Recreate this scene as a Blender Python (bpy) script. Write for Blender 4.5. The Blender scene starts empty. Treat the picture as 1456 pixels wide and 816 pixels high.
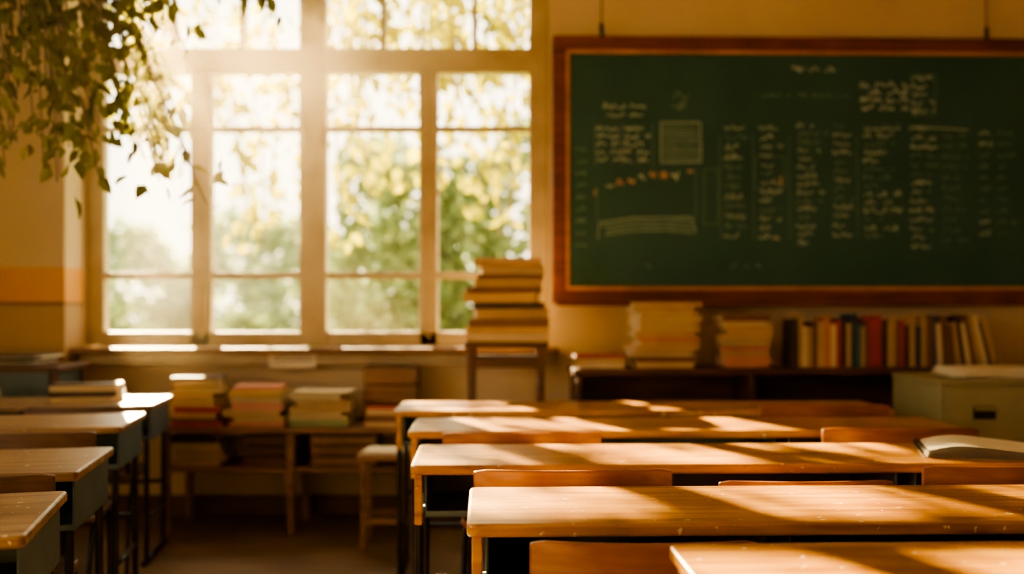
import bpy, bmesh, math, random
from mathutils import Vector, Matrix, Euler
R = random.Random(7)
scene = bpy.context.scene
HAZE = True

# ---------------------------------------------------------------- materials
def newmat(name):
    m = bpy.data.materials.new(name); m.use_nodes = True
    nt = m.node_tree
    return m, nt, nt.nodes, nt.links, nt.nodes['Principled BSDF']

def ramp(nodes, stops):
    r = nodes.new('ShaderNodeValToRGB')
    while len(r.color_ramp.elements) < len(stops): r.color_ramp.elements.new(0.5)
    for e, (p, c) in zip(r.color_ramp.elements, stops):
        e.position = p; e.color = (*c, 1)
    return r

def noise_mat(name, c1, c2, scale=4, rough=0.6, bump=0.05, bscale=60, metallic=0.0, spec=0.4, stretch=(1,1,1)):
    m, nt, N, L, P = newmat(name)
    tc = N.new('ShaderNodeTexCoord'); mp = N.new('ShaderNodeMapping'); mp.inputs['Scale'].default_value = stretch
    L.new(tc.outputs['Object'], mp.inputs['Vector'])
    n = N.new('ShaderNodeTexNoise'); n.inputs['Scale'].default_value = scale; n.inputs['Detail'].default_value = 5
    L.new(mp.outputs[0], n.inputs['Vector'])
    r = ramp(N, [(0.3, c1), (0.7, c2)]); L.new(n.outputs['Fac'], r.inputs[0]); L.new(r.outputs[0], P.inputs['Base Color'])
    n2 = N.new('ShaderNodeTexNoise'); n2.inputs['Scale'].default_value = bscale; n2.inputs['Detail'].default_value = 3
    L.new(mp.outputs[0], n2.inputs['Vector'])
    b = N.new('ShaderNodeBump'); b.inputs['Strength'].default_value = bump; b.inputs['Distance'].default_value = 0.01
    L.new(n2.outputs['Fac'], b.inputs['Height']); L.new(b.outputs[0], P.inputs['Normal'])
    P.inputs['Roughness'].default_value = rough; P.inputs['Metallic'].default_value = metallic
    P.inputs['Specular IOR Level'].default_value = spec
    return m

def wood_mat(name, dark, mid, light, rough=0.32, worn=True, coat=0.0):
    m, nt, N, L, P = newmat(name)
    tc = N.new('ShaderNodeTexCoord'); oi = N.new('ShaderNodeObjectInfo')
    add = N.new('ShaderNodeVectorMath'); add.operation = 'ADD'
    L.new(tc.outputs['Object'], add.inputs[0]); L.new(oi.outputs['Location'], add.inputs[1])
    mp = N.new('ShaderNodeMapping'); mp.inputs['Scale'].default_value = (1.2, 16, 16); L.new(add.outputs[0], mp.inputs['Vector'])
    n = N.new('ShaderNodeTexNoise'); n.inputs['Scale'].default_value = 2.2; n.inputs['Detail'].default_value = 8; n.inputs['Distortion'].default_value = 0.6
    L.new(mp.outputs[0], n.inputs['Vector'])
    r = ramp(N, [(0.3, dark), (0.5, mid), (0.72, light)]); L.new(n.outputs['Fac'], r.inputs[0])
    # broad stains
    n3 = N.new('ShaderNodeTexNoise'); n3.inputs['Scale'].default_value = 3.5; n3.inputs['Detail'].default_value = 4
    L.new(add.outputs[0], n3.inputs['Vector'])
    r3 = ramp(N, [(0.35, (0.6,0.55,0.5)), (0.65, (1.1,1.1,1.1))]); L.new(n3.outputs['Fac'], r3.inputs[0])
    mx = N.new('ShaderNodeMix'); mx.data_type = 'RGBA'; mx.blend_type = 'MULTIPLY'; mx.inputs['Factor'].default_value = 0.8
    L.new(r.outputs[0], mx.inputs['A']); L.new(r3.outputs[0], mx.inputs['B'])
    out = mx.outputs['Result']
    if worn:
        v = N.new('ShaderNodeTexNoise'); v.inputs['Scale'].default_value = 42; v.inputs['Detail'].default_value = 6
        L.new(add.outputs[0], v.inputs['Vector'])
        rv = ramp(N, [(0.665, (0,0,0)), (0.70, (1,1,1))]); L.new(v.outputs['Fac'], rv.inputs[0])
        m2 = N.new('ShaderNodeMix'); m2.data_type = 'RGBA'
        L.new(rv.outputs[0], m2.inputs['Factor']); L.new(out, m2.inputs['A']); m2.inputs['B'].default_value = (0.75, 0.6, 0.4, 1)
        out = m2.outputs['Result']
    L.new(out, P.inputs['Base Color'])
    rr = N.new('ShaderNodeMapRange'); rr.inputs['To Min'].default_value = rough*0.8; rr.inputs['To Max'].default_value = rough*1.5
    L.new(n3.outputs['Fac'], rr.inputs['Value']); L.new(rr.outputs[0], P.inputs['Roughness'])
    b = N.new('ShaderNodeBump'); b.inputs['Strength'].default_value = 0.12; b.inputs['Distance'].default_value = 0.004
    L.new(n.outputs['Fac'], b.inputs['Height']); L.new(b.outputs[0], P.inputs['Normal'])
    P.inputs['Coat Weight'].default_value = coat; P.inputs['Coat Roughness'].default_value = 0.25
    return m

def leaf_mat(name, c1, c2, trans=0.5):
    m, nt, N, L, P = newmat(name)
    N.remove(P)
    out = [n for n in N if n.type == 'OUTPUT_MATERIAL'][0]
    tc = N.new('ShaderNodeTexCoord')
    n = N.new('ShaderNodeTexNoise'); n.inputs['Scale'].default_value = 3; L.new(tc.outputs['Object'], n.inputs['Vector'])
    r = ramp(N, [(0.35, c1), (0.65, c2)]); L.new(n.outputs['Fac'], r.inputs[0])
    d = N.new('ShaderNodeBsdfDiffuse'); t = N.new('ShaderNodeBsdfTranslucent'); mx = N.new('ShaderNodeMixShader')
    mx.inputs[0].default_value = trans
    L.new(r.outputs[0], d.inputs[0]); L.new(r.outputs[0], t.inputs[0])
    L.new(d.outputs[0], mx.inputs[1]); L.new(t.outputs[0], mx.inputs[2]); L.new(mx.outputs[0], out.inputs[0])
    return m

M_wall = noise_mat('wall_paint', (0.53,0.40,0.25), (0.61,0.47,0.30), 1.5, 0.75, 0.08, 30)
M_wall_low = noise_mat('wall_paint_lower', (0.36,0.23,0.11), (0.44,0.29,0.14), 1.5, 0.7, 0.08, 30)
M_ceil = noise_mat('ceiling_paint', (0.62,0.54,0.4), (0.68,0.6,0.46), 1.5, 0.85)
M_band = noise_mat('ochre_band', (0.60,0.27,0.05), (0.66,0.33,0.07), 3, 0.6)
M_frame = noise_mat('window_paint', (0.42,0.33,0.2), (0.52,0.42,0.27), 6, 0.5, 0.05)
M_desk = wood_mat('varnished_desk_wood', (0.28,0.10,0.008), (0.49,0.215,0.016), (0.66,0.33,0.032), 0.3, True, 0.25)
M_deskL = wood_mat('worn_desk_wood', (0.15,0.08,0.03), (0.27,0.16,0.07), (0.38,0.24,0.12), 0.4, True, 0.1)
M_chair = wood_mat('chair_ply', (0.20,0.055,0.010), (0.33,0.105,0.02), (0.42,0.155,0.035), 0.33, False, 0.3)
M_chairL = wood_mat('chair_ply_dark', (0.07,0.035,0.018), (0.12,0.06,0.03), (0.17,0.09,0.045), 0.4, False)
M_darkwood = wood_mat('dark_wood', (0.05,0.02,0.01), (0.09,0.035,0.015), (0.14,0.055,0.02), 0.4, False)
M_midwood = wood_mat('mid_wood', (0.13,0.06,0.025), (0.22,0.11,0.045), (0.3,0.16,0.07), 0.45, False)
M_boardframe = wood_mat('board_frame_wood', (0.10,0.022,0.008), (0.17,0.04,0.013), (0.24,0.06,0.02), 0.4, False)
M_boardtrim = wood_mat('board_trim_wood', (0.42,0.17,0.05), (0.55,0.25,0.08), (0.62,0.3,0.1), 0.4, False)
M_board = noise_mat('green_slate', (0.020,0.070,0.062), (0.038,0.104,0.090), 1.6, 0.6, 0.02, 80, spec=0.3)
M_chalk = noise_mat('chalk', (0.32,0.40,0.32), (0.48,0.54,0.44), 20, 0.9)
M_chalk_f = noise_mat('chalk_faint', (0.12,0.20,0.16), (0.18,0.27,0.21), 20, 0.9)
M_chalk_o = noise_mat('chalk_orange', (0.5,0.28,0.17), (0.58,0.36,0.24), 20, 0.9)
M_floor = wood_mat('floor_boards', (0.13,0.075,0.035), (0.20,0.12,0.06), (0.26,0.16,0.08), 0.45, False)
M_steel = noise_mat('blue_grey_steel', (0.07,0.10,0.105), (0.10,0.135,0.14), 8, 0.45, 0.04, 60, 0.3)
M_black = noise_mat('black_tube', (0.015,0.015,0.016), (0.03,0.028,0.026), 12, 0.35, 0.02, 60, 0.6)
M_khaki = noise_mat('khaki_metal', (0.30,0.27,0.15), (0.36,0.32,0.18), 5, 0.45, 0.03, 60, 0.1)
M_paper = noise_mat('paper', (0.72,0.64,0.48), (0.82,0.74,0.58), 10, 0.8)
M_pages = noise_mat('book_pages', (0.45,0.34,0.19), (0.6,0.47,0.29), 60, 0.85, 0.2, 200, stretch=(0.1,0.1,4))
M_soil = noise_mat('terracotta', (0.3,0.12,0.05), (0.38,0.17,0.08), 10, 0.8)
M_leafout = leaf_mat('sunlit_leaf', (0.14,0.145,0.003), (0.34,0.30,0.005), 0.6)
M_leafin = leaf_mat('indoor_leaf', (0.13,0.14,0.025), (0.28,0.25,0.045), 0.5)  # lighter and yellower, haze over the plant put into the colour
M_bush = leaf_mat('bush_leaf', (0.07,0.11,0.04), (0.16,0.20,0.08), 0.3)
M_far = leaf_mat('distant_leaf', (0.22,0.29,0.15), (0.34,0.39,0.22), 0.4)  # paler than the bushes, outdoor haze put into the leaf colour
M_bark = noise_mat('bark', (0.10,0.07,0.045), (0.2,0.15,0.1), 10, 0.9, 0.4, 20)
M_grass = noise_mat('grass', (0.12,0.2,0.05), (0.24,0.32,0.09), 2, 0.9, 0.3, 30)
BC = {}
for nm, c in dict(cream=(0.62,0.5,0.32), tan=(0.42,0.28,0.14), red=(0.36,0.04,0.02), orange=(0.5,0.2,0.06), navy=(0.03,0.05,0.09),
                  teal=(0.06,0.14,0.12), brown=(0.16,0.08,0.04), ochre=(0.5,0.32,0.1), pink=(0.5,0.22,0.15), white=(0.7,0.66,0.56), dk=(0.05,0.035,0.025), green=(0.2,0.24,0.1)).items():
    BC[nm] = noise_mat('cover_'+nm, tuple(x*0.9 for x in c), tuple(min(1,x*1.1) for x in c), 8, 0.55)
mg, nt, N, L, P = newmat('window_glass')
N.remove(P); o = [n for n in N if n.type=='OUTPUT_MATERIAL'][0]
t = N.new('ShaderNodeBsdfTransparent'); g = N.new('ShaderNodeBsdfGlossy'); g.inputs['Roughness'].default_value = 0.15
mx = N.new('ShaderNodeMixShader'); mx.inputs[0].default_value = 0.05
L.new(t.outputs[0], mx.inputs[1]); L.new(g.outputs[0], mx.inputs[2]); L.new(mx.outputs[0], o.inputs[0])
M_glass = mg

# ---------------------------------------------------------------- mesh builder
class MB:
    def __init__(s): s.bm = bmesh.new(); s.mats = []
    def mi(s, m):
        if m not in s.mats: s.mats.append(m)
        return s.mats.index(m)
    def merge(s, b, mat, M, smooth=False):
        i = s.mi(mat)
        for f in b.faces: f.material_index = i; f.smooth = smooth
        bmesh.ops.transform(b, matrix=M, verts=b.verts)
        me = bpy.data.meshes.new('t'); b.to_mesh(me); b.free(); s.bm.from_mesh(me); bpy.data.meshes.remove(me)
    def box(s, c, d, mat, bev=0.0, rot=(0,0,0), seg=2):
        b = bmesh.new(); bmesh.ops.create_cube(b, size=1)
        bmesh.ops.scale(b, vec=d, verts=b.verts)
        if bev: bmesh.ops.bevel(b, geom=list(b.edges), offset=bev, segments=seg, affect='EDGES', profile=0.5)
        s.merge(b, mat, Matrix.Translation(c) @ Euler(rot).to_matrix().to_4x4())
    def ext(s, x0, x1, y0, y1, z0, z1, mat, bev=0.0):
        s.box(((x0+x1)/2,(y0+y1)/2,(z0+z1)/2), (x1-x0,y1-y0,z1-z0), mat, bev)
    def slab(s, x0, x1, y0, y1, z0, z1, mat, r=0.03, bev=0.006):
        b = bmesh.new(); vs = []
        for cx, cy, a0 in ((x1-r,y1-r,0),(x0+r,y1-r,90),(x0+r,y0+r,180),(x1-r,y0+r,270)):
            for k in range(7):
                a = math.radians(a0+k*15); vs.append(b.verts.new((cx+r*math.cos(a), cy+r*math.sin(a), z0)))
        f = b.faces.new(vs)
        e = bmesh.ops.extrude_face_region(b, geom=[f])
        tv = [v for v in e['geom'] if isinstance(v, bmesh.types.BMVert)]
        bmesh.ops.translate(b, vec=(0,0,z1-z0), verts=tv)
        bmesh.ops.recalc_face_normals(b, faces=b.faces)
        ed = [e for e in b.edges if abs(e.verts[0].co.z-e.verts[1].co.z) < 1e-6]
        bmesh.ops.bevel(b, geom=ed, offset=bev, segments=3, affect='EDGES', profile=0.5)
        s.merge(b, mat, Matrix.Identity(4))
    def tube(s, pts, r, mat, n=10):
        pts = [Vector(p) for p in pts]
        b = bmesh.new(); rings = []
        up = Vector((0.13,0.31,0.94)).normalized()
        for i, p in enumerate(pts):
            t = (pts[min(i+1,len(pts)-1)]-pts[max(i-1,0)]).normalized()
            a = t.cross(up)
            if a.length < 1e-3: a = t.cross(Vector((1,0,0)))
            a.normalize(); c = t.cross(a)
            rings.append([b.verts.new(p + r*(math.cos(2*math.pi*k/n)*a + math.sin(2*math.pi*k/n)*c)) for k in range(n)])
        for i in range(len(rings)-1):
            for k in range(n):
                b.faces.new((rings[i][k], rings[i][(k+1)%n], rings[i+1][(k+1)%n], rings[i+1][k]))
        b.faces.new(rings[0][::-1]); b.faces.new(rings[-1])
        s.merge(b, mat, Matrix.Identity(4), True)
    def finish(s, name, loc=(0,0,0), rotz=0.0, parent=None):
        bmesh.ops.recalc_face_normals(s.bm, faces=s.bm.faces)
        me = bpy.data.meshes.new(name); s.bm.to_mesh(me); s.bm.free()
        for m in s.mats: me.materials.append(m)
        ob = bpy.data.objects.new(name, me); scene.collection.objects.link(ob)
        ob.location = loc; ob.rotation_euler = (0,0,rotz)
        if parent: ob.parent = parent
        return ob

def spline(ctrl, sub=6):
    P = [Vector(c) for c in ctrl]; P = [P[0]]+P+[P[-1]]; out = []
    for i in range(1, len(P)-2):
        p0,p1,p2,p3 = P[i-1],P[i],P[i+1],P[i+2]
        for k in range(sub):
            t = k/sub
            out.append(0.5*((2*p1)+(-p0+p2)*t+(2*p0-5*p1+4*p2-p3)*t*t+(-p0+3*p1-3*p2+p3)*t**3))
    out.append(P[-2]); return out

def empty(name, loc=(0,0,0), rotz=0.0):
    e = bpy.data.objects.new(name, None); scene.collection.objects.link(e); e.location = loc; e.rotation_euler = (0,0,rotz)
    e.empty_display_size = 0.1
    return e

# ---------------------------------------------------------------- room shell
WX0, WX1, WY0, WY1, CZ = -3.3, 3.6, -2.5, 5.7, 3.35
b = MB(); b.ext(WX0-0.2, WX1+0.2, WY0-0.2, WY1+0.2, -0.15, 0, M_floor); b.finish('floor')
b = MB(); b.ext(WX0-0.2, WX1+0.2, WY0-0.2, WY1+0.2, CZ, CZ+0.15, M_ceil); b.finish('ceiling')
b = MB()
b.ext(WX0-0.2, -2.449, 5.7, 5.9, 0, CZ, M_wall)
b.ext(0.209, WX1+0.2, 5.7, 5.9, 0, CZ, M_wall)
b.ext(-2.449, 0.209, 5.7, 5.9, 0, 0.93, M_wall)
b.ext(-2.449, 0.209, 5.7, 5.9, 3.2, CZ, M_wall)
b.finish('wall_back')
b = MB(); b.ext(WX1, WX1+0.2, WY0, WY1, 0, CZ, M_wall); b.finish('wall_right')
b = MB(); b.ext(WX0-0.2, WX1+0.2, WY0-0.2, WY0, 0, CZ, M_wall); b.finish('wall_front')
b = MB()
b.ext(WX0-0.2, WX0, WY0, -0.8, 0, CZ, M_wall); b.ext(WX0-0.2, WX0, 2.6, WY1, 0, CZ, M_wall)
b.ext(WX0-0.2, WX0, -0.8, 2.6, 0, 0.95, M_wall); b.ext(WX0-0.2, WX0, -0.8, 2.6, 2.9, CZ, M_wall)  # gap between the pieces is an added opening for sky fill
b.finish('wall_left')
# pillar left of the window, with painted band
b = MB(); b.ext(WX0, -2.457, 5.47, 5.7, 0, CZ, M_wall)
b.finish('wall_pillar')
b = MB(); b.ext(WX0, -2.453, 5.462, 5.7-0.002, 1.21, 1.40, M_band); b.finish('trim_1')
b = MB()
b.ext(WX0, -2.452, 5.458, 5.698, 0.12, 1.208, M_wall_low)
b.ext(WX0, -2.449, 5.452, 5.698, 1.195, 1.212, M_midwood, 0.003)
b.finish('trim_2')
b = MB(); b.ext(WX0, WX1, 5.68, 5.70, 0, 0.11, M_darkwood, 0.004); b.finish('baseboard_back')

# ---- big window
b = MB()
YF0, YF1 = 5.73, 5.81
def vb(x0, x1, z0, z1, y0=YF0, y1=YF1, bev=0.008): b.ext(x0, x1, y0, y1, z0, z1, M_frame, bev)
vb(-2.449,-2.348,0.96,3.2); vb(-1.225,-1.067,0.96,3.2, 5.715,5.82,0.012); vb(0.097,0.209,0.96,3.2)
vb(-1.853,-1.732,0.96,2.56); vb(-0.536,-0.427,0.96,2.56)
b.ext(-1.80,-1.785,5.722,5.74,1.0,2.53,M_frame,0.003); b.ext(-0.488,-0.474,5.722,5.74,1.0,2.53,M_frame,0.003)
for x0,x1 in ((-2.36,-1.215),(-1.077,0.11)):
    vb(x0,x1,0.955,1.041); vb(x0,x1,2.531,2.676); vb(x0,x1,3.13,3.2)
    vb(x0,x1,2.194,2.228,5.745,5.79,0.004); vb(x0,x1,1.345,1.385,5.745,5.79,0.004)
for xa in (-1.955,-1.557,-0.743,-0.215): vb(xa-0.016,xa+0.016,2.66,3.15,5.745,5.79,0.004)
for xa in (-1.792,-0.481):
    b.box((xa,5.715,1.82),(0.03,0.02,0.12),M_frame,0.004); b.box((xa+0.035,5.70,1.84),(0.1,0.014,0.018),M_frame,0.004)
b.ext(-2.36,0.11,5.768,5.771,1.0,3.15,M_glass)
b.finish('window_1')
b = MB(); b.ext(-2.448,0.26,5.50,5.73,0.925,0.958,M_midwood,0.008); b.ext(-2.44,0.24,5.60,5.70,0.86,0.925,M_frame,0.006)
b.finish('trim_3')
# added side window (left wall), out of view, lets sky fill light in
b = MB()
for y in (-0.8,0.3,1.4,2.52): b.ext(WX0-0.14,WX0-0.06,y,y+0.08,0.95,2.9,M_frame,0.006)
for z in (0.95,2.2,2.82): b.ext(WX0-0.14,WX0-0.06,-0.8,2.6,z,z+0.08,M_frame,0.006)
b.finish('added_fill_window')

# ---------------------------------------------------------------- chalkboard
S = 5.6/1415
cb = empty('chalkboard', (0.2256, 5.60, 0), math.radians(1.5))
def bx(u): return (u-785)*S
def bz(v): return 1.19+(435-v)*S
b = MB()
X0,X1,Z0,Z1 = 0, 2.85, bz(432), bz(51)
fw = 0.078
b.ext(X0,X1,-0.02,0.03,Z1-fw,Z1,M_boardframe,0.008); b.ext(X0,X1,-0.02,0.03,Z0,Z0+fw,M_boardframe,0.008)
b.ext(X0,X0+fw,-0.018,0.03,Z0+0.01,Z1-0.01,M_boardframe,0.008); b.ext(X1-fw,X1,-0.018,0.03,Z0+0.01,Z1-0.01,M_boardframe,0.008)
b.ext(X0+0.02,X1-0.02,-0.045,-0.015,Z0-0.012,Z0+0.02,M_boardframe,0.005)
tw=0.02
b.ext(X0+fw,X1-fw,-0.012,0.02,Z1-fw-tw,Z1-fw,M_boardtrim,0.004); b.ext(X0+fw,X1-fw,-0.012,0.02,Z0+fw,Z0+fw+tw,M_boardtrim,0.004)
b.ext(X0+fw,X0+fw+tw,-0.012,0.02,Z0+fw,Z1-fw,M_boardtrim,0.004); b.ext(X1-fw-tw,X1-fw,-0.012,0.02,Z0+fw,Z1-fw,M_boardtrim,0.004)
b.finish('frame', parent=cb)
b = MB(); b.ext(X0+fw-0.01,X1-fw+0.01,0.0,0.015,Z0+fw-0.01,Z1-fw+0.01,M_board); b.finish('slate', parent=cb)
# chalk handwriting
b = MB()
def ribbon(pts, w, mat):
    i = b.mi(mat)
    for (x0,z0),(x1,z1) in zip(pts[:-1],pts[1:]):
        dx,dz = x1-x0,z1-z0; l = math.hypot(dx,dz)
        if l < 1e-5: continue
        nx,nz = -dz/l*w/2, dx/l*w/2
        f = b.bm.faces.new([b.bm.verts.new((bx(x)+p*1.0, -0.0015, bz(z)+q)) for x,z,p,q in ((x0,z0,-nx,nz),(x1,z1,-nx,nz),(x1,z1,nx,-nz),(x0,z0,nx,-nz))])
        f.material_index = i
def word(u, v, wd, h, w=0.005, mat=M_chalk, slope=0):
    pts=[]; x=u; k=0
    while x < u+wd:
        pts.append((x, v+slope*(x-u)+ (R.uniform(-0.5,0.5)*h if k%2 else R.uniform(-0.15,0.5)*h))); x += R.uniform(0.8,2.6)*h/9; k+=1
    ribbon(pts, w, mat)
def line(u0,u1,v,h,w=0.005,mat=M_chalk,slope=0):
    x=u0
    while x<u1:
        wd=min(R.uniform(12,34),u1-x)
        if wd>4: word(x,v+slope*(x-u0),wd,h,w,mat,slope)
        x+=wd+R.uniform(5,9)
def para(u0,u1,v0,v1,step,h,w=0.0045,mat=M_chalk):
    v=v0
    while v<v1:
        line(u0+R.uniform(0,4),u1-R.uniform(0,(u1-u0)*0.5),v,h,w,mat if R.random()<0.7 else M_chalk_f); v+=step
line(1128,1195,96,11,0.007)
line(1085,1215,133,8,0.004,M_chalk_f)
for v in (118,128,140,150): line(1224+R.uniform(0,20),1298,v,11,0.007)
for v in (108,120,131,143,155): line(1302,1336,v,10,0.006)
ribbon([(1300,104),(1336,103),(1336,160),(1302,161),(1300,104)],0.004,M_chalk_f)
line(858,925,150,10,0.006); line(862,915,163,6,0.004)
for v in range(182,236,11): line(848,925,v,9,0.0055)
for u in (846,884,906,928): ribbon([(u,176),(u+1,236)],0.004,M_chalk_f)
for v in range(176,230,4): ribbon([(941,v),(997,v+R.uniform(-2,2))],0.008,M_chalk_f)
ribbon([(940,173),(997,173),(998,230),(940,231),(940,173)],0.005,M_chalk)
word(958,135,22,16,0.006,M_chalk_f); word(956,150,22,14,0.006,M_chalk_f)
for k in range(7):
    u=862+k*15.5; word(u,268-20*math.sin((k+0.4)/6.5*math.pi*0.62),11,14,0.009,M_chalk_o if k%3 else M_chalk)
ribbon([(845,278),(848,268)],0.008,M_chalk_o)
for v in (312,318,324,330): ribbon([(852+R.uniform(0,10),v+4),(900,v-2),(950,v-3),(988,v+1)],0.014,M_chalk_f)
ribbon([(850,340),(852,318),(900,309),(985,308),(990,330)],0.0045,M_chalk)
ribbon([(848,268),(850,318)],0.004,M_chalk_f); ribbon([(990,240),(990,310)],0.004,M_chalk_f)
ribbon([(1112,250),(1113,262)],0.01,M_chalk_o); ribbon([(1104,338),(1110,339)],0.012,M_chalk_o); ribbon([(978,243),(986,243)],0.012,M_chalk_o)
for v in range(212,362,17): word(819,v,16,8,0.005,M_chalk_f)
para(1030,1075,180,342,14,10); para(1080,1118,180,342,13,10); para(1134,1182,176,345,12,9,0.005); para(1186,1222,176,345,13,9,0.0045); para(1230,1290,178,345,12,10,0.005); para(1298,1342,180,350,13,9,0.005); para(1344,1390,190,345,15,8,0.004,M_chalk_f); para(1398,1420,186,345,16,8,0.0045,M_chalk); para(1424,1455,186,345,16,8,0.004,M_chalk_f)
for u in (1024,1072,1124,1222): ribbon([(u,190),(u+2,340)],0.0035,M_chalk_f)
ribbon([(1002,240),(1022,240),(1022,318),(1002,318),(1002,240)],0.004,M_chalk_f)
ribbon([(1076,222),(1118,222),(1118,268),(1076,268),(1076,222)],0.004,M_chalk_f)
ribbon([(1300,208),(1340,207)],0.007,M_chalk); ribbon([(1232,182),(1285,181)],0.007,M_chalk); ribbon([(1306,178),(1384,182)],0.006,M_chalk)
for u in (918,1040,1060,1075): word(u,377,9,10,0.005,M_chalk_f)
b.finish('chalk_writing', parent=cb)
for i,u in enumerate((855,1408)):
    b = MB(); x=bx(u)
    b.tube([(x,-0.02,Z1-0.01),(x,-0.02,Z1+0.06)],0.012,M_black); b.tube([(x,-0.02,Z1+0.05),(x+0.003,0.0,CZ-0.01)],0.004,M_black)
    b.finish('hook_%d'%i, parent=cb)

# ---------------------------------------------------------------- desks & chairs
def bin_box(b, x0, x1, y0, y1, z0, z1):
    t=0.006
    b.ext(x0,x1,y0,y1,z0,z0+t,M_steel,0.002); b.ext(x0,x1,y1-t,y1,z0,z1,M_steel)
    b.ext(x0,x0+t,y0,y1,z0,z1,M_steel,0.002); b.ext(x1-t,x1,y0,y1,z0,z1,M_steel,0.002)
    b.ext(x0,x1,y0,y0+t,z0,z0+0.018,M_steel,0.002)
def desk(corner, W, rot, mtop, right=True, D=0.43, H=0.74, bins=3, th=0.028, flush=False):
    """origin = front corner; extends +x if right else -x"""
    e = empty('school_desk', (corner[0],corner[1],0), math.radians(rot))
    x0,x1 = (0,W) if right else (-W,0)
    b = MB(); b.slab(x0,x1,0,D,H-th,H,mtop,0.016 if flush else 0.022,0.007); b.finish('top', parent=e)
    b = MB(); zt = H-th; zb = zt-(0.14 if flush else 0.125)
    n = bins; g=0.05; ins=0.014 if flush else 0.04; w=(W-2*ins-g*(n-1))/n
    for i in range(n):
        a = x0+ins+i*(w+g); bin_box(b,a,a+w,0.03,D-0.03,zb,zt)
    b.finish('bins', parent=e)
    b = MB()
    ends = (x0+0.022, x1-0.022) if not flush else (x0+0.035, x1-0.035)
    for xe in ends:
        if not flush:
            b.ext(xe-0.011,xe+0.011,0.02,0.045,zb-0.02,zt,mtop,0.003)
            b.ext(xe-0.009,xe+0.009,0.045,D-0.03,zt-0.035,zt,mtop,0.003)
        zl = zb-0.001 if flush else zt-0.02
        for yy in (0.06, D-0.06):
            b.tube(spline([(xe,yy,zl),(xe,yy,0.5),(xe,yy,0.12),(xe,yy,0.03)],4),0.0125,M_black)
        b.tube([(xe,0.0,0.016),(xe,D,0.016)],0.014,M_black)
        b.tube([(xe,0.06,0.2),(xe,D-0.06,0.2)],0.009,M_black)
    b.tube([(ends[0],D-0.06,0.32),(ends[1],D-0.06,0.32)],0.01,M_black)
    b.tube([(ends[0],D/2,zb-0.012),(ends[1],D/2,zb-0.012)],0.01,M_black)
    if W>1.5:
        xm=(x0+x1)/2
        for yy in (0.06, D-0.06): b.tube([(xm,yy,zt-0.14),(xm,yy,0.02)],0.0125,M_black)
    b.finish('frame_legs', parent=e)
    return e

def chair(x, y, top, w=0.5, rot=0, mat=None, bh=0.12):
    mat = mat or M_chair
    e = empty('school_chair', (x,y,0), math.radians(rot))
    # curved backrest
    b = MB(); bm = bmesh.new(); n=16; t=0.014
    nz=6
    grid=[]
    for side in (0,1):
        rows=[]
        for j in range(nz+1):
            row=[]
            for i in range(n+1):
                fx=i/n*2-1; fz=j/nz
                yy=-0.03*(1-fx*fx)+side*t
                zz=top-bh*(1-fz)
                cut=max(0,abs(fx)-0.93)/0.07
                zz=(top-bh/2)+(zz-(top-bh/2))*(1-0.09*cut*cut)
                row.append(bm.verts.new((fx*w/2,yy,zz)))
            rows.append(row)
        grid.append(rows)
    for s in (0,1):
        for j in range(nz):
            for i in range(n): 
                g=grid[s]; bm.faces.new((g[j][i],g[j][i+1],g[j+1][i+1],g[j+1][i]))
    for i in range(n):
        for j in (0,nz): bm.faces.new((grid[0][j][i],grid[0][j][i+1],grid[1][j][i+1],grid[1][j][i]))
    for j in range(nz):
        for i in (0,n): bm.faces.new((grid[0][j][i],grid[0][j+1][i],grid[1][j+1][i],grid[1][j][i]))
    bmesh.ops.recalc_face_normals(bm, faces=bm.faces)
    b.merge(bm, mat, Matrix.Identity(4)); 
    ob=b.finish('backrest', parent=e); md=ob.modifiers.new('b','BEVEL'); md.width=0.004; md.segments=2; md.limit_method='ANGLE'
    sw=min(w,0.42)
    b=MB(); b.slab(-sw/2,sw/2,0.03,0.40,0.43,0.448,mat,0.05,0.006); b.finish('seat', parent=e)
    b=MB()
    for sx in (-1,1):
        xx=sx*(sw/2-0.02)
        b.tube(spline([(xx,t+0.012,top-0.02),(xx,t+0.015,0.62),(xx,0.05,0.47),(xx,0.12,0.418),(xx,0.34,0.418),(xx,0.40,0.38),(xx,0.41,0.2),(xx,0.42,0.012)],5),0.0105,M_black)
        b.tube(spline([(xx*1.02,0.14,0.405),(xx*1.05,0.06,0.33),(xx*1.08,-0.02,0.18),(xx*1.1,-0.05,0.012)],5),0.0105,M_black)
    b.tube([(-sw/2+0.02,0.36,0.415),(sw/2-0.02,0.36,0.415)],0.009,M_black)
    b.finish('tube_frame', parent=e)
    return e

desk((0.31,1.46),1.75,2,M_desk)
desk((-0.094,2.05),1.95,1.5,M_desk)
desk((-0.288,2.81),2.15,1.5,M_desk)
desk((-0.376,3.58),2.05,1.0,M_desk)
desk((-0.51,4.28),2.18,1.0,M_desk)
chair(0.26,1.96,0.728,0.45)
chair(0.16,2.60,0.764,0.52,1.5); chair(0.77,2.60,0.735,0.46,1.5); chair(1.32,2.62,0.770,0.48,1.5)
chair(0.035,3.38,0.762,0.54,1); chair(1.33,3.40,0.775,0.54,1)
chair(1.29,4.10,0.785,0.54,1)
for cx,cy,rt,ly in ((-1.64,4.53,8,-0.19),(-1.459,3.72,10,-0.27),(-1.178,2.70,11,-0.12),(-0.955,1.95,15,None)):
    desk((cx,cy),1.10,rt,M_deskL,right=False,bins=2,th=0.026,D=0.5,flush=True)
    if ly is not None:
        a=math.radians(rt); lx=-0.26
        chair(cx+lx*math.cos(a)-ly*math.sin(a), cy+lx*math.sin(a)+ly*math.cos(a),0.757,0.46,rt,M_chairL)

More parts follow.
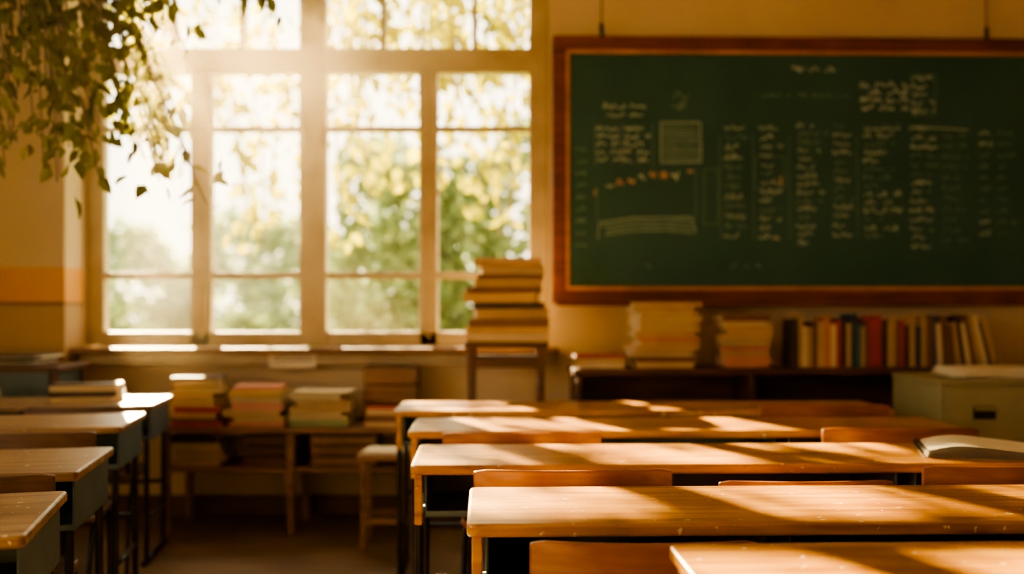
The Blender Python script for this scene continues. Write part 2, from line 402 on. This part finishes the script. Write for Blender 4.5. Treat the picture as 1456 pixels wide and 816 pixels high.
# ---------------------------------------------------------------- books
def book(b, c, L, Wd, T, cover, rz=0, upright=False, tilt=0):
    """flat book, spine at -y side"""
    M = Matrix.Translation(c) @ Euler((0,tilt,rz)).to_matrix().to_4x4()
    def bb(cc,dd,mt,bev):
        t=bmesh.new(); bmesh.ops.create_cube(t,size=1); bmesh.ops.scale(t,vec=dd,verts=t.verts)
        if bev: bmesh.ops.bevel(t,geom=list(t.edges),offset=bev,segments=1,affect='EDGES')
        b.merge(t,mt,M@Matrix.Translation(cc))
    ct=0.003
    if not upright:
        bb((0,0,T/2-ct/2),(L,Wd,ct),cover,0.0008); bb((0,0,-T/2+ct/2),(L,Wd,ct),cover,0.0008)
        if R.random()<0.62: bb((0,-Wd/2+ct/2,0),(L,ct,T-0.001),cover,0.001)
        bb((0,0.001,0),(L-0.012,Wd-0.012,T-2*ct),M_pages,0)
    else:  # L=thickness(x), Wd=depth(y), T=height(z)
        bb((L/2-ct/2,0,0),(ct,Wd,T),cover,0.0008); bb((-L/2+ct/2,0,0),(ct,Wd,T),cover,0.0008)
        bb((0,-Wd/2+ct/2,0),(L-0.001,ct,T),cover,0.001)
        bb((0,0.002,-0.002),(L-2*ct,Wd-0.01,T-0.012),M_pages,0)
def stack(name, x, y, z, w, d, h, cols, tmin=0.018, tmax=0.04, jit=0.02, taper=0.0, rotz=0):
    b=MB(); zz=0.0005
    while zz<h-0.008:
        T=min(R.uniform(tmin,tmax),max(0.012,h-zz)); k=1-taper*zz/h
        book(b,(R.uniform(-jit,jit),R.uniform(-jit,jit),zz+T/2),w*k*R.uniform(0.84,1.0),d*R.uniform(0.88,1),T,BC[R.choice(cols)],R.uniform(-0.12,0.12))
        zz+=T+0.0005
    return b.finish(name,(x,y,z),rotz)

# low bookcase under the chalkboard
RZ=math.radians(2.5)
e=empty('low_bookcase',(0.32,5.14,0),RZ)
b=MB(); W=2.75; Dp=0.36; H=0.865
b.ext(0,W,0,Dp,H-0.035,H,M_darkwood,0.005); b.ext(0.02,W-0.02,0.01,Dp-0.01,0.05,0.08,M_darkwood)
for x in (0.015,0.92,1.82,W-0.04): b.ext(x,x+0.028,0.01,Dp-0.005,0,H-0.03,M_darkwood,0.003)
b.ext(0.03,W-0.03,0.02,Dp-0.02,0.44,0.465,M_darkwood); b.ext(0.02,W-0.02,Dp-0.016,Dp-0.004,0.05,H-0.03,M_darkwood)
b.finish('carcass',parent=e)
def on(x,y): return (0.32+x*math.cos(RZ)-y*math.sin(RZ), 5.14+x*math.sin(RZ)+y*math.cos(RZ))
warm=['cream','tan','ochre','orange','orange','brown','pink','tan','ochre']
for nm,lx,w,d,h,cl in (('book_stack',0.145,0.28,0.22,0.065,['pink','cream','red']),('book_stack',0.49,0.36,0.26,0.345,warm),('book_stack',0.92,0.28,0.22,0.285,warm)):
    x,y=on(lx,0.17); stack(nm,x,y,H,w,d,h,cl,rotz=RZ)
b=MB(); x=0
cols=['dk','tan','cream','tan','brown','ochre','orange','cream','red','dk','tan','navy','teal','tan','brown','red','red','dk','ochre','tan','brown','red','dk','tan','navy','tan','brown','navy','cream','brown','brown','tan','dk','cream','brown','tan','cream']
n=0
while x<1.10 and n<60:
    T=R.uniform(0.018,0.036); hh=R.uniform(0.21,0.285); tl=0
    if x>0.78: tl=-0.05-0.22*(x-0.78)/0.3
    c=BC[cols[n%len(cols)]]
    hx=x+T/2
    book(b,(hx-math.sin(-tl)*hh/2*1.0,0,hh/2*math.cos(tl)+abs(math.sin(tl))*T/2),T,0.17,hh,c,0,True,tl)
    x+=T/math.cos(tl)+0.0015; n+=1
xx,yy=on(1.165,0.15); b.finish('book_row',(xx,yy,H+0.0005),RZ)

# tall stool with stack of books
e=empty('tall_stool',(-0.03,5.22,0))
b=MB(); b.slab(-0.215,0.215,-0.17,0.17,0.975,1.005,M_darkwood,0.02,0.005)
for sx in (-1,1):
    for sy in (-1,1): b.box((sx*0.18,sy*0.135,0.488),(0.035,0.035,0.975),M_darkwood,0.004)
for z in (0.3,0.9):
    b.box((0,-0.135,z),(0.35,0.02,0.05),M_darkwood,0.003); b.box((0,0.135,z),(0.35,0.02,0.05),M_darkwood,0.003)
    b.box((-0.18,0,z),(0.02,0.25,0.05),M_darkwood,0.003); b.box((0.18,0,z),(0.02,0.25,0.05),M_darkwood,0.003)
b.finish('body',parent=e)
stack('book_stack',-0.03,5.22,1.0055,0.44,0.3,0.43,['brown','tan','brown','tan','dk','ochre','brown'],0.022,0.05,0.03,0.14)

# low bench with piles
e=empty('low_bench',(-1.83,5.14,0))
b=MB(); W=1.36; Dp=0.46
b.ext(0,W,0,Dp,0.53,0.56,M_midwood,0.005); b.ext(0.02,W-0.02,0.03,Dp-0.03,0.325,0.35,M_midwood,0.004)
for x in (0.03,W/2,W-0.05):
    for y in (0.03,Dp-0.05): b.ext(x-0.02,x+0.02,y-0.01,y+0.03,0,0.53,M_midwood,0.003)
b.finish('body',parent=e)
stack('book_stack',-1.655,5.30,0.5605,0.27,0.22,0.26,['brown','brown','red','ochre','dk'])
stack('book_stack',-1.345,5.30,0.5605,0.30,0.24,0.21,['pink','tan','cream','ochre'])
stack('book_stack',-1.0,5.30,0.5605,0.33,0.25,0.18,['green','cream','tan','ochre'])
stack('book_stack',-0.665,5.27,0.5605,0.22,0.2,0.10,['red','red','brown'])
stack('book_stack',-1.64,5.32,0.3505,0.28,0.24,0.165,['brown','tan','cream','dk'])
def crate(name,x,y,z,w,d,h,mat):
    b=MB(); n=3
    for s in (-1,1):
        for k in range(n):
            zc=h*(k+0.5)/n
            b.box((0,s*(d/2-0.006),zc),(w,0.012,h/n-0.01),mat,0.002); b.box((s*(w/2-0.006),0,zc),(0.012,d-0.024,h/n-0.01),mat,0.002)
        for t in (-1,1): b.box((s*(w/2-0.025),t*(d/2-0.022),h/2),(0.02,0.02,h),mat,0.002)
    b.box((0,0,0.008),(w-0.02,d-0.02,0.014),mat)
    b.finish(name,(x,y,z))
crate('wooden_crate',-0.66,5.49,0.5605,0.29,0.19,0.30,M_midwood)
crate('wooden_crate',-1.28,5.34,0.3505,0.26,0.28,0.165,M_darkwood)
crate('wooden_crate',-0.88,5.34,0.3505,0.34,0.28,0.165,M_midwood)
# small stool with paper on it
e=empty('wooden_stool',(-0.62,4.92,0))
b=MB(); b.slab(-0.13,0.13,-0.13,0.13,0.445,0.47,M_midwood,0.02,0.004)
for sx in (-1,1):
    for sy in (-1,1): b.box((sx*0.10,sy*0.10,0.223),(0.028,0.028,0.446),M_midwood,0.003)
b.box((0,-0.1,0.15),(0.18,0.018,0.03),M_midwood,0.002); b.box((0,0.1,0.15),(0.18,0.018,0.03),M_midwood,0.002)
b.finish('body',parent=e)
b=MB(); 
for k in range(5): b.box((R.uniform(-.006,.006),R.uniform(-.006,.006),0.002+k*0.003),(0.21,0.17,0.0028),M_paper,0,(0,0,R.uniform(-.1,.1)))
b.finish('paper_pile',(-0.62,4.92,0.4705))
# paper notice under sill
b=MB(); b.box((0,0,0),(0.27,0.003,0.085),M_paper,0.001); b.box((0,-0.003,0.0),(0.2,0.001,0.004),M_black); b.box((0,-0.003,0.02),(0.22,0.001,0.004),M_black)
b.finish('paper_notice',(-1.235,5.597,0.885))

# file cabinet at right
e=empty('filing_cabinet',(1.9,4.42,0))
b=MB(); b.ext(0,0.62,0,0.55,0.03,0.84,M_khaki,0.008); b.ext(-0.008,0.628,-0.01,0.55,0.84,0.86,M_khaki,0.006)
for z0,z1 in ((0.06,0.31),(0.325,0.575),(0.59,0.825)):
    b.ext(0.02,0.60,-0.014,0.0,z0,z1,M_khaki,0.006)
    zc=(z0+z1)/2+0.01
    b.ext(0.14,0.24,-0.02,-0.013,zc-0.028,zc+0.028,M_black,0.003); b.ext(0.145,0.235,-0.032,-0.018,zc+0.01,zc+0.024,M_khaki,0.004)
for sx in (0.03,0.59):
    for sy in (0.03,0.52): b.ext(sx-0.02,sx+0.02,sy-0.02,sy+0.02,0,0.035,M_black)
b.finish('body',parent=e)
b=MB()
for k in range(7): b.box((R.uniform(-.02,.02),R.uniform(-.02,.02),0.003+k*0.006),(0.42,0.3,0.0055),M_paper,0.001,(0,0,R.uniform(-.15,.15)))
b.finish('paper_pile',(2.27,4.70,0.8605))

# dark side table far left
e=empty('side_table',(-2.75,5.15,0))
b=MB(); b.slab(-0.42,0.46,-0.13,0.26,0.855,0.885,M_darkwood,0.015,0.004)
for x in (-0.38,0.42):
    for y in (-0.09,0.22): b.box((x,y,0.428),(0.04,0.04,0.856),M_darkwood,0.003)
b.ext(-0.38,0.42,-0.11,-0.09,0.72,0.855,M_steel,0.003); b.ext(0.41,0.43,-0.09,0.22,0.72,0.855,M_steel,0.003)
b.finish('body',parent=e)
b=MB()
for k in range(6): b.box((R.uniform(-.02,.02),R.uniform(-.02,.02),0.005+k*0.009),(0.46,0.28,0.008),M_paper if k%3==1 else BC['dk'],0.001,(0,0,R.uniform(-.12,.12)))
b.finish('newspaper_pile',(-2.66,5.21,0.8855))
stack('book_stack',-2.02,4.74,0.7405,0.34,0.22,0.085,['dk','tan','brown'],0.02,0.035,0.01,rotz=0.14)
stack('book_stack',-2.52,4.62,0.7405,0.22,0.2,0.07,['brown','brown','dk'],rotz=0.2)

# open spiral notebook on the desk: loose pages fan up from the bound (left) edge
e=empty('spiral_notebook',(1.44,3.035,0.7405),math.radians(-16))
b=MB(); bm=bmesh.new(); nx=24; W=0.37; D=0.28
for side in range(12):
    k=side/11; rows=[]
    for j in range(2):
        row=[]
        for i in range(nx+1):
            t=i/nx
            z=0.002+0.0014*side+k*k*(0.026*math.sin(math.pi*min(1,t*1.15+0.02))**1.2*(1-0.55*t) if t*1.15+0.02<1 else 0)+0.003*k*math.sin(9*t+side*0.6)
            row.append(bm.verts.new((-W/2+0.006+W*t*(1-0.03*k)+0.0012*side*j, -D/2+D*j-0.0012*side*(1-j)*math.sin(side*1.7), z)))
        rows.append(row)
    for i in range(nx): bm.faces.new((rows[0][i],rows[0][i+1],rows[1][i+1],rows[1][i]))
b.merge(bm,M_paper,Matrix.Identity(4),True); b.finish('pages',parent=e)
b=MB(); b.box((0,0,0.0008),(W+0.006,D+0.006,0.0016),BC['tan'],0.0005); b.finish('cover',parent=e)
b=MB()
for k in range(22):
    y=-D/2+0.012+k*(D-0.02)/21
    b.tube([(-W/2+0.006+0.008*math.cos(a),y,0.013+0.011*math.sin(a)) for a in [i*math.pi/5 for i in range(-2,8)]],0.0009,M_black,5)
b.finish('spiral',parent=e)

# ---------------------------------------------------------------- foliage
def leaves(name, items, mat, loc=(0,0,0), parent=None):
    vs=[];fs=[]
    for p,L,q in items:
        base=len(vs); w=L*0.27
        for c in ((0,0,0),(-w,L*0.35,0.08*L),(0,L*0.4,0),(w,L*0.35,0.08*L),(-w*0.7,L*0.7,0.05*L),(0,L*0.72,-0.02*L),(w*0.7,L*0.7,0.05*L),(0,L,-0.08*L)):
            vs.append(Vector(p)+q@Vector(c))
        for f in ((0,2,1),(0,3,2),(1,2,5,4),(2,3,6,5),(4,5,7),(5,6,7)): fs.append([base+i for i in f])
    me=bpy.data.meshes.new(name); me.from_pydata(vs,[],fs); me.materials.append(mat)
    ob=bpy.data.objects.new(name,me); scene.collection.objects.link(ob); ob.location=loc
    if parent: ob.parent=parent
    return ob
def rq(): return Euler((R.uniform(0,6.28),R.uniform(0,6.28),R.uniform(0,6.28))).to_matrix()
def hang_q(): return Euler((R.uniform(-2.3,-0.2),R.uniform(-0.9,0.9),R.uniform(0,6.28)),'XYZ').to_matrix()

# outside tree: trunk to the right of the window, branches reaching across
e=empty('garden_tree',(0,0,0))
b=MB(); items=[]
b.tube(spline([(3.4,9.0,-0.3),(3.2,8.8,1.5),(2.9,8.5,3.2),(2.4,8.3,4.6)],5),0.14,M_bark,12)
for x0 in (-4.2,-3.0,-1.8,-0.6,0.4,1.2):
    b.tube(spline([(2.6,8.4,4.2),((2.6+x0)/2,8.2,4.9),(x0,7.8,4.3+R.uniform(-.2,.3))],6),0.03,M_bark,6)
s7=7.7/1415
def ux(u): return (u-728)*s7
def vz(v): return 1.19+(435-v)*s7
twigs=[]
for k in range(46):
    u=R.uniform(120,790)
    if 230<u<480 and k%4: u+=250 if u<400 else -200
    twigs.append((u,R.uniform(-90,-10),R.uniform(60,180),R.uniform(-40,40)))
for u,v0,v1,dr in ((330,120,340,40),(370,150,330,-20),(400,150,290,15),(350,150,310,30),(340,170,330,50),(480,60,300,60),(510,100,300,-10),(545,80,240,20),(640,60,270,60),(690,100,330,20),(735,80,300,-10),(700,80,250,30),(660,120,260,-20),(640,150,300,50),(180,60,230,40),(230,80,250,10),(210,60,200,30),(485,230,350,5),(495,160,270,30)):
    twigs.append((u,v0-60,v1,dr))
for (u,v0,v1,dr) in twigs:
    yy=7.7+R.uniform(-0.7,0.7)
    pts=spline([(ux(u),yy,vz(v0)),(ux(u+dr*0.6),yy+R.uniform(-.1,.1),vz((v0+v1)/2)),(ux(u+dr),yy+R.uniform(-.2,.2),vz(v1))],6)
    b.tube(pts,0.006,M_bark,5)
    Ln=abs(vz(v0)-vz(v1)); n=int(Ln*21)
    for i in range(n):
        t=R.random()**0.75*(len(pts)-1); a=pts[int(t)]
        items.append((a+Vector((R.gauss(0,0.11),R.gauss(0,0.1),R.gauss(0,0.07))),R.uniform(0.10,0.175),hang_q()))
b.finish('branches',parent=e); leaves('leaves',items,M_leafout,parent=e)

# bushes / distant trees
def bush(name,c,r,n,L,mat=None):
    items=[]
    for i in range(n):
        d=Vector((R.gauss(0,1),R.gauss(0,1),R.gauss(0,1))).normalized(); rr=R.uniform(0.6,1)**0.5
        k=1+0.22*math.sin(d.x*5+c[0])+0.18*math.sin(d.z*6+c[1])
        items.append((Vector((d.x*r[0],d.y*r[1],d.z*r[2]))*rr*k,L*R.uniform(0.7,1.3),rq()))
    return leaves(name,items,mat or M_bush,c)
bush('garden_bush',(-4.75,11.0,0.15),(0.75,0.7,1.15),2200,0.16)
bush('garden_bush',(-2.75,11.0,0.05),(0.7,0.7,1.1),1900,0.16)
bush('garden_shrub_tree',(-1.75,15,1.6),(0.95,1.0,1.8),3000,0.2)
bush('garden_shrub_tree',(-0.1,15,1.7),(1.2,1.0,1.9),3400,0.2)
bush('garden_bush',(-0.9,11.0,0.0),(0.8,0.7,0.9),1600,0.16)
bush('garden_bush',(1.6,12.5,1.0),(1.0,1.0,1.5),1600,0.2)
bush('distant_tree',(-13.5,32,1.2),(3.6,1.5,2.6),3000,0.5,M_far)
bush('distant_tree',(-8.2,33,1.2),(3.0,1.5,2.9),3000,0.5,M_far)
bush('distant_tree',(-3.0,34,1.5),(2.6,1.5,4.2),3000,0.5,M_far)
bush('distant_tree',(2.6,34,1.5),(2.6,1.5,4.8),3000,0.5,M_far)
b=MB(); b.ext(-40,40,5.95,70,-0.6,-0.3,M_grass); b.finish('garden_ground')

# indoor hanging plant, top left
e=empty('hanging_plant',(-2.35,4.0,0))
b=MB()
n=20
bm=bmesh.new(); prof=[(0.0,2.82),(0.09,2.82),(0.14,3.00),(0.15,3.02),(0.13,3.02),(0.12,2.99),(0.0,2.99)]
rings=[[bm.verts.new((r*math.cos(2*math.pi*k/n),r*math.sin(2*math.pi*k/n),z)) for k in range(n)] for r,z in prof if r>0]
for i in range(len(rings)-1):
    for k in range(n): bm.faces.new((rings[i][k],rings[i][(k+1)%n],rings[i+1][(k+1)%n],rings[i+1][k]))
bm.faces.new(rings[0][::-1]); bm.faces.new(rings[-1])
b.merge(bm,M_soil,Matrix.Identity(4),True)
for a in (0,2.1,4.2): b.tube([(0.14*math.cos(a),0.14*math.sin(a),3.01),(0,0,3.25)],0.003,M_black,5)
b.tube([(0,0,3.25),(0,0,CZ)],0.004,M_black,5)
items=[]
s4=4.0/1415
def pu(u,v): return Vector(((u-728)*s4+2.35,0,1.19+(435-v)*s4))
ends=[(20,240),(60,225),(95,262),(130,235),(160,262),(175,180),(200,225),(110,160),(70,130),(30,170),(150,120),(190,70),(215,30),(160,20),(240,130),(265,75),(220,250),(120,60),(60,60),(20,90),(255,20),(280,-10),(180,-10),(140,150),(90,190),(180,110),(50,200),
  (10,130),(40,110),(100,100),(130,90),(85,40),(40,20),(150,60),(200,100),(230,60),(300,0),(340,-5),(375,5),(240,170),(10,200),(75,245),(115,215),(145,200),(165,150),(30,60),
  (275,285),(255,215),(195,160),(225,140),(210,190),(250,265),(5,160),(15,60),(0,20),(100,130),(60,170)]
for (u,v) in ends:
    p0=Vector((R.uniform(-.12,.12),R.uniform(-.12,.12),3.04)); p2=pu(u,v)+Vector((0,R.uniform(-.25,.25),0))
    pm=(p0+p2)/2+Vector((0.12,R.uniform(-.1,.1),0.22)); pm.z=min(pm.z,3.15)
    pts=spline([p0,pm,p2],9); b.tube(pts,0.003,M_bark,5)
    n=int((p2-p0).length*19)
    for i in range(n):
        t=R.random()**0.5*(len(pts)-1); a=pts[int(t)]
        items.append((a+Vector((R.gauss(0,.06),R.gauss(0,.05),R.gauss(0,.05))),R.uniform(0.05,0.10),hang_q()))
b.finish('pot_and_stems',parent=e); leaves('leaves',items,M_leafin,parent=e)

# ---------------------------------------------------------------- haze: added scatter volume imitating the flare glow at upper left
if HAZE:
    b=MB(); m,nt,N,L,P=newmat('glow_haze'); N.remove(P); o=[n for n in N if n.type=='OUTPUT_MATERIAL'][0]
    v=N.new('ShaderNodeVolumeScatter'); v.inputs['Anisotropy'].default_value=0.6; v.inputs['Color'].default_value=(1,0.78,0.46,1)
    tc=N.new('ShaderNodeTexCoord'); di=N.new('ShaderNodeVectorMath'); di.operation='DISTANCE'; L.new(tc.outputs['Object'],di.inputs[0]); di.inputs[1].default_value=(-2.6,3.6,3.1)
    mr=N.new('ShaderNodeMapRange'); mr.interpolation_type='SMOOTHSTEP'; mr.inputs['From Min'].default_value=0.0; mr.inputs['From Max'].default_value=2.9; mr.inputs['To Min'].default_value=0.15; mr.inputs['To Max'].default_value=0.0
    L.new(di.outputs['Value'],mr.inputs['Value']); L.new(mr.outputs[0],v.inputs['Density'])
    L.new(v.outputs[0],o.inputs['Volume'])
    b.ext(WX0+0.02,0.4,0.9,5.02,0.95,CZ-0.01,m); b.finish('glow_haze')

# ---------------------------------------------------------------- light
w=bpy.data.worlds.new('world'); scene.world=w; w.use_nodes=True
N=w.node_tree.nodes; L=w.node_tree.links; bg=N['Background']
tc=N.new('ShaderNodeTexCoord'); sp=N.new('ShaderNodeSeparateXYZ'); L.new(tc.outputs['Generated'],sp.inputs[0])
r=ramp(N,[(0.0,(1.0,0.84,0.56)),(0.5,(1.0,0.91,0.70))]); L.new(sp.outputs['Z'],r.inputs[0]); L.new(r.outputs[0],bg.inputs['Color'])
bg.inputs['Strength'].default_value=4.6
sd=bpy.data.lights.new('sun','SUN'); sd.energy=82; sd.color=(1,0.76,0.38); sd.angle=math.radians(1.0)
so=bpy.data.objects.new('sun',sd); scene.collection.objects.link(so)
so.rotation_euler=Vector((0.45,-1,-0.49)).to_track_quat('-Z','Y').to_euler(); so.location=(-4,12,7)

# ---------------------------------------------------------------- camera
cd=bpy.data.cameras.new('camera'); cam=bpy.data.objects.new('camera',cd); scene.collection.objects.link(cam)
cam.location=(0,0,1.19); cam.rotation_euler=(math.radians(90),0,0); cd.lens=35; cd.sensor_width=36
cd.shift_y=27/1456; cd.clip_start=0.05
cd.dof.use_dof=True; cd.dof.focus_distance=2.35; cd.dof.aperture_fstop=1.35
scene.camera=cam
scene.view_settings.view_transform='AgX'
scene.view_settings.look='AgX - Medium High Contrast'
scene.view_settings.exposure=0.5
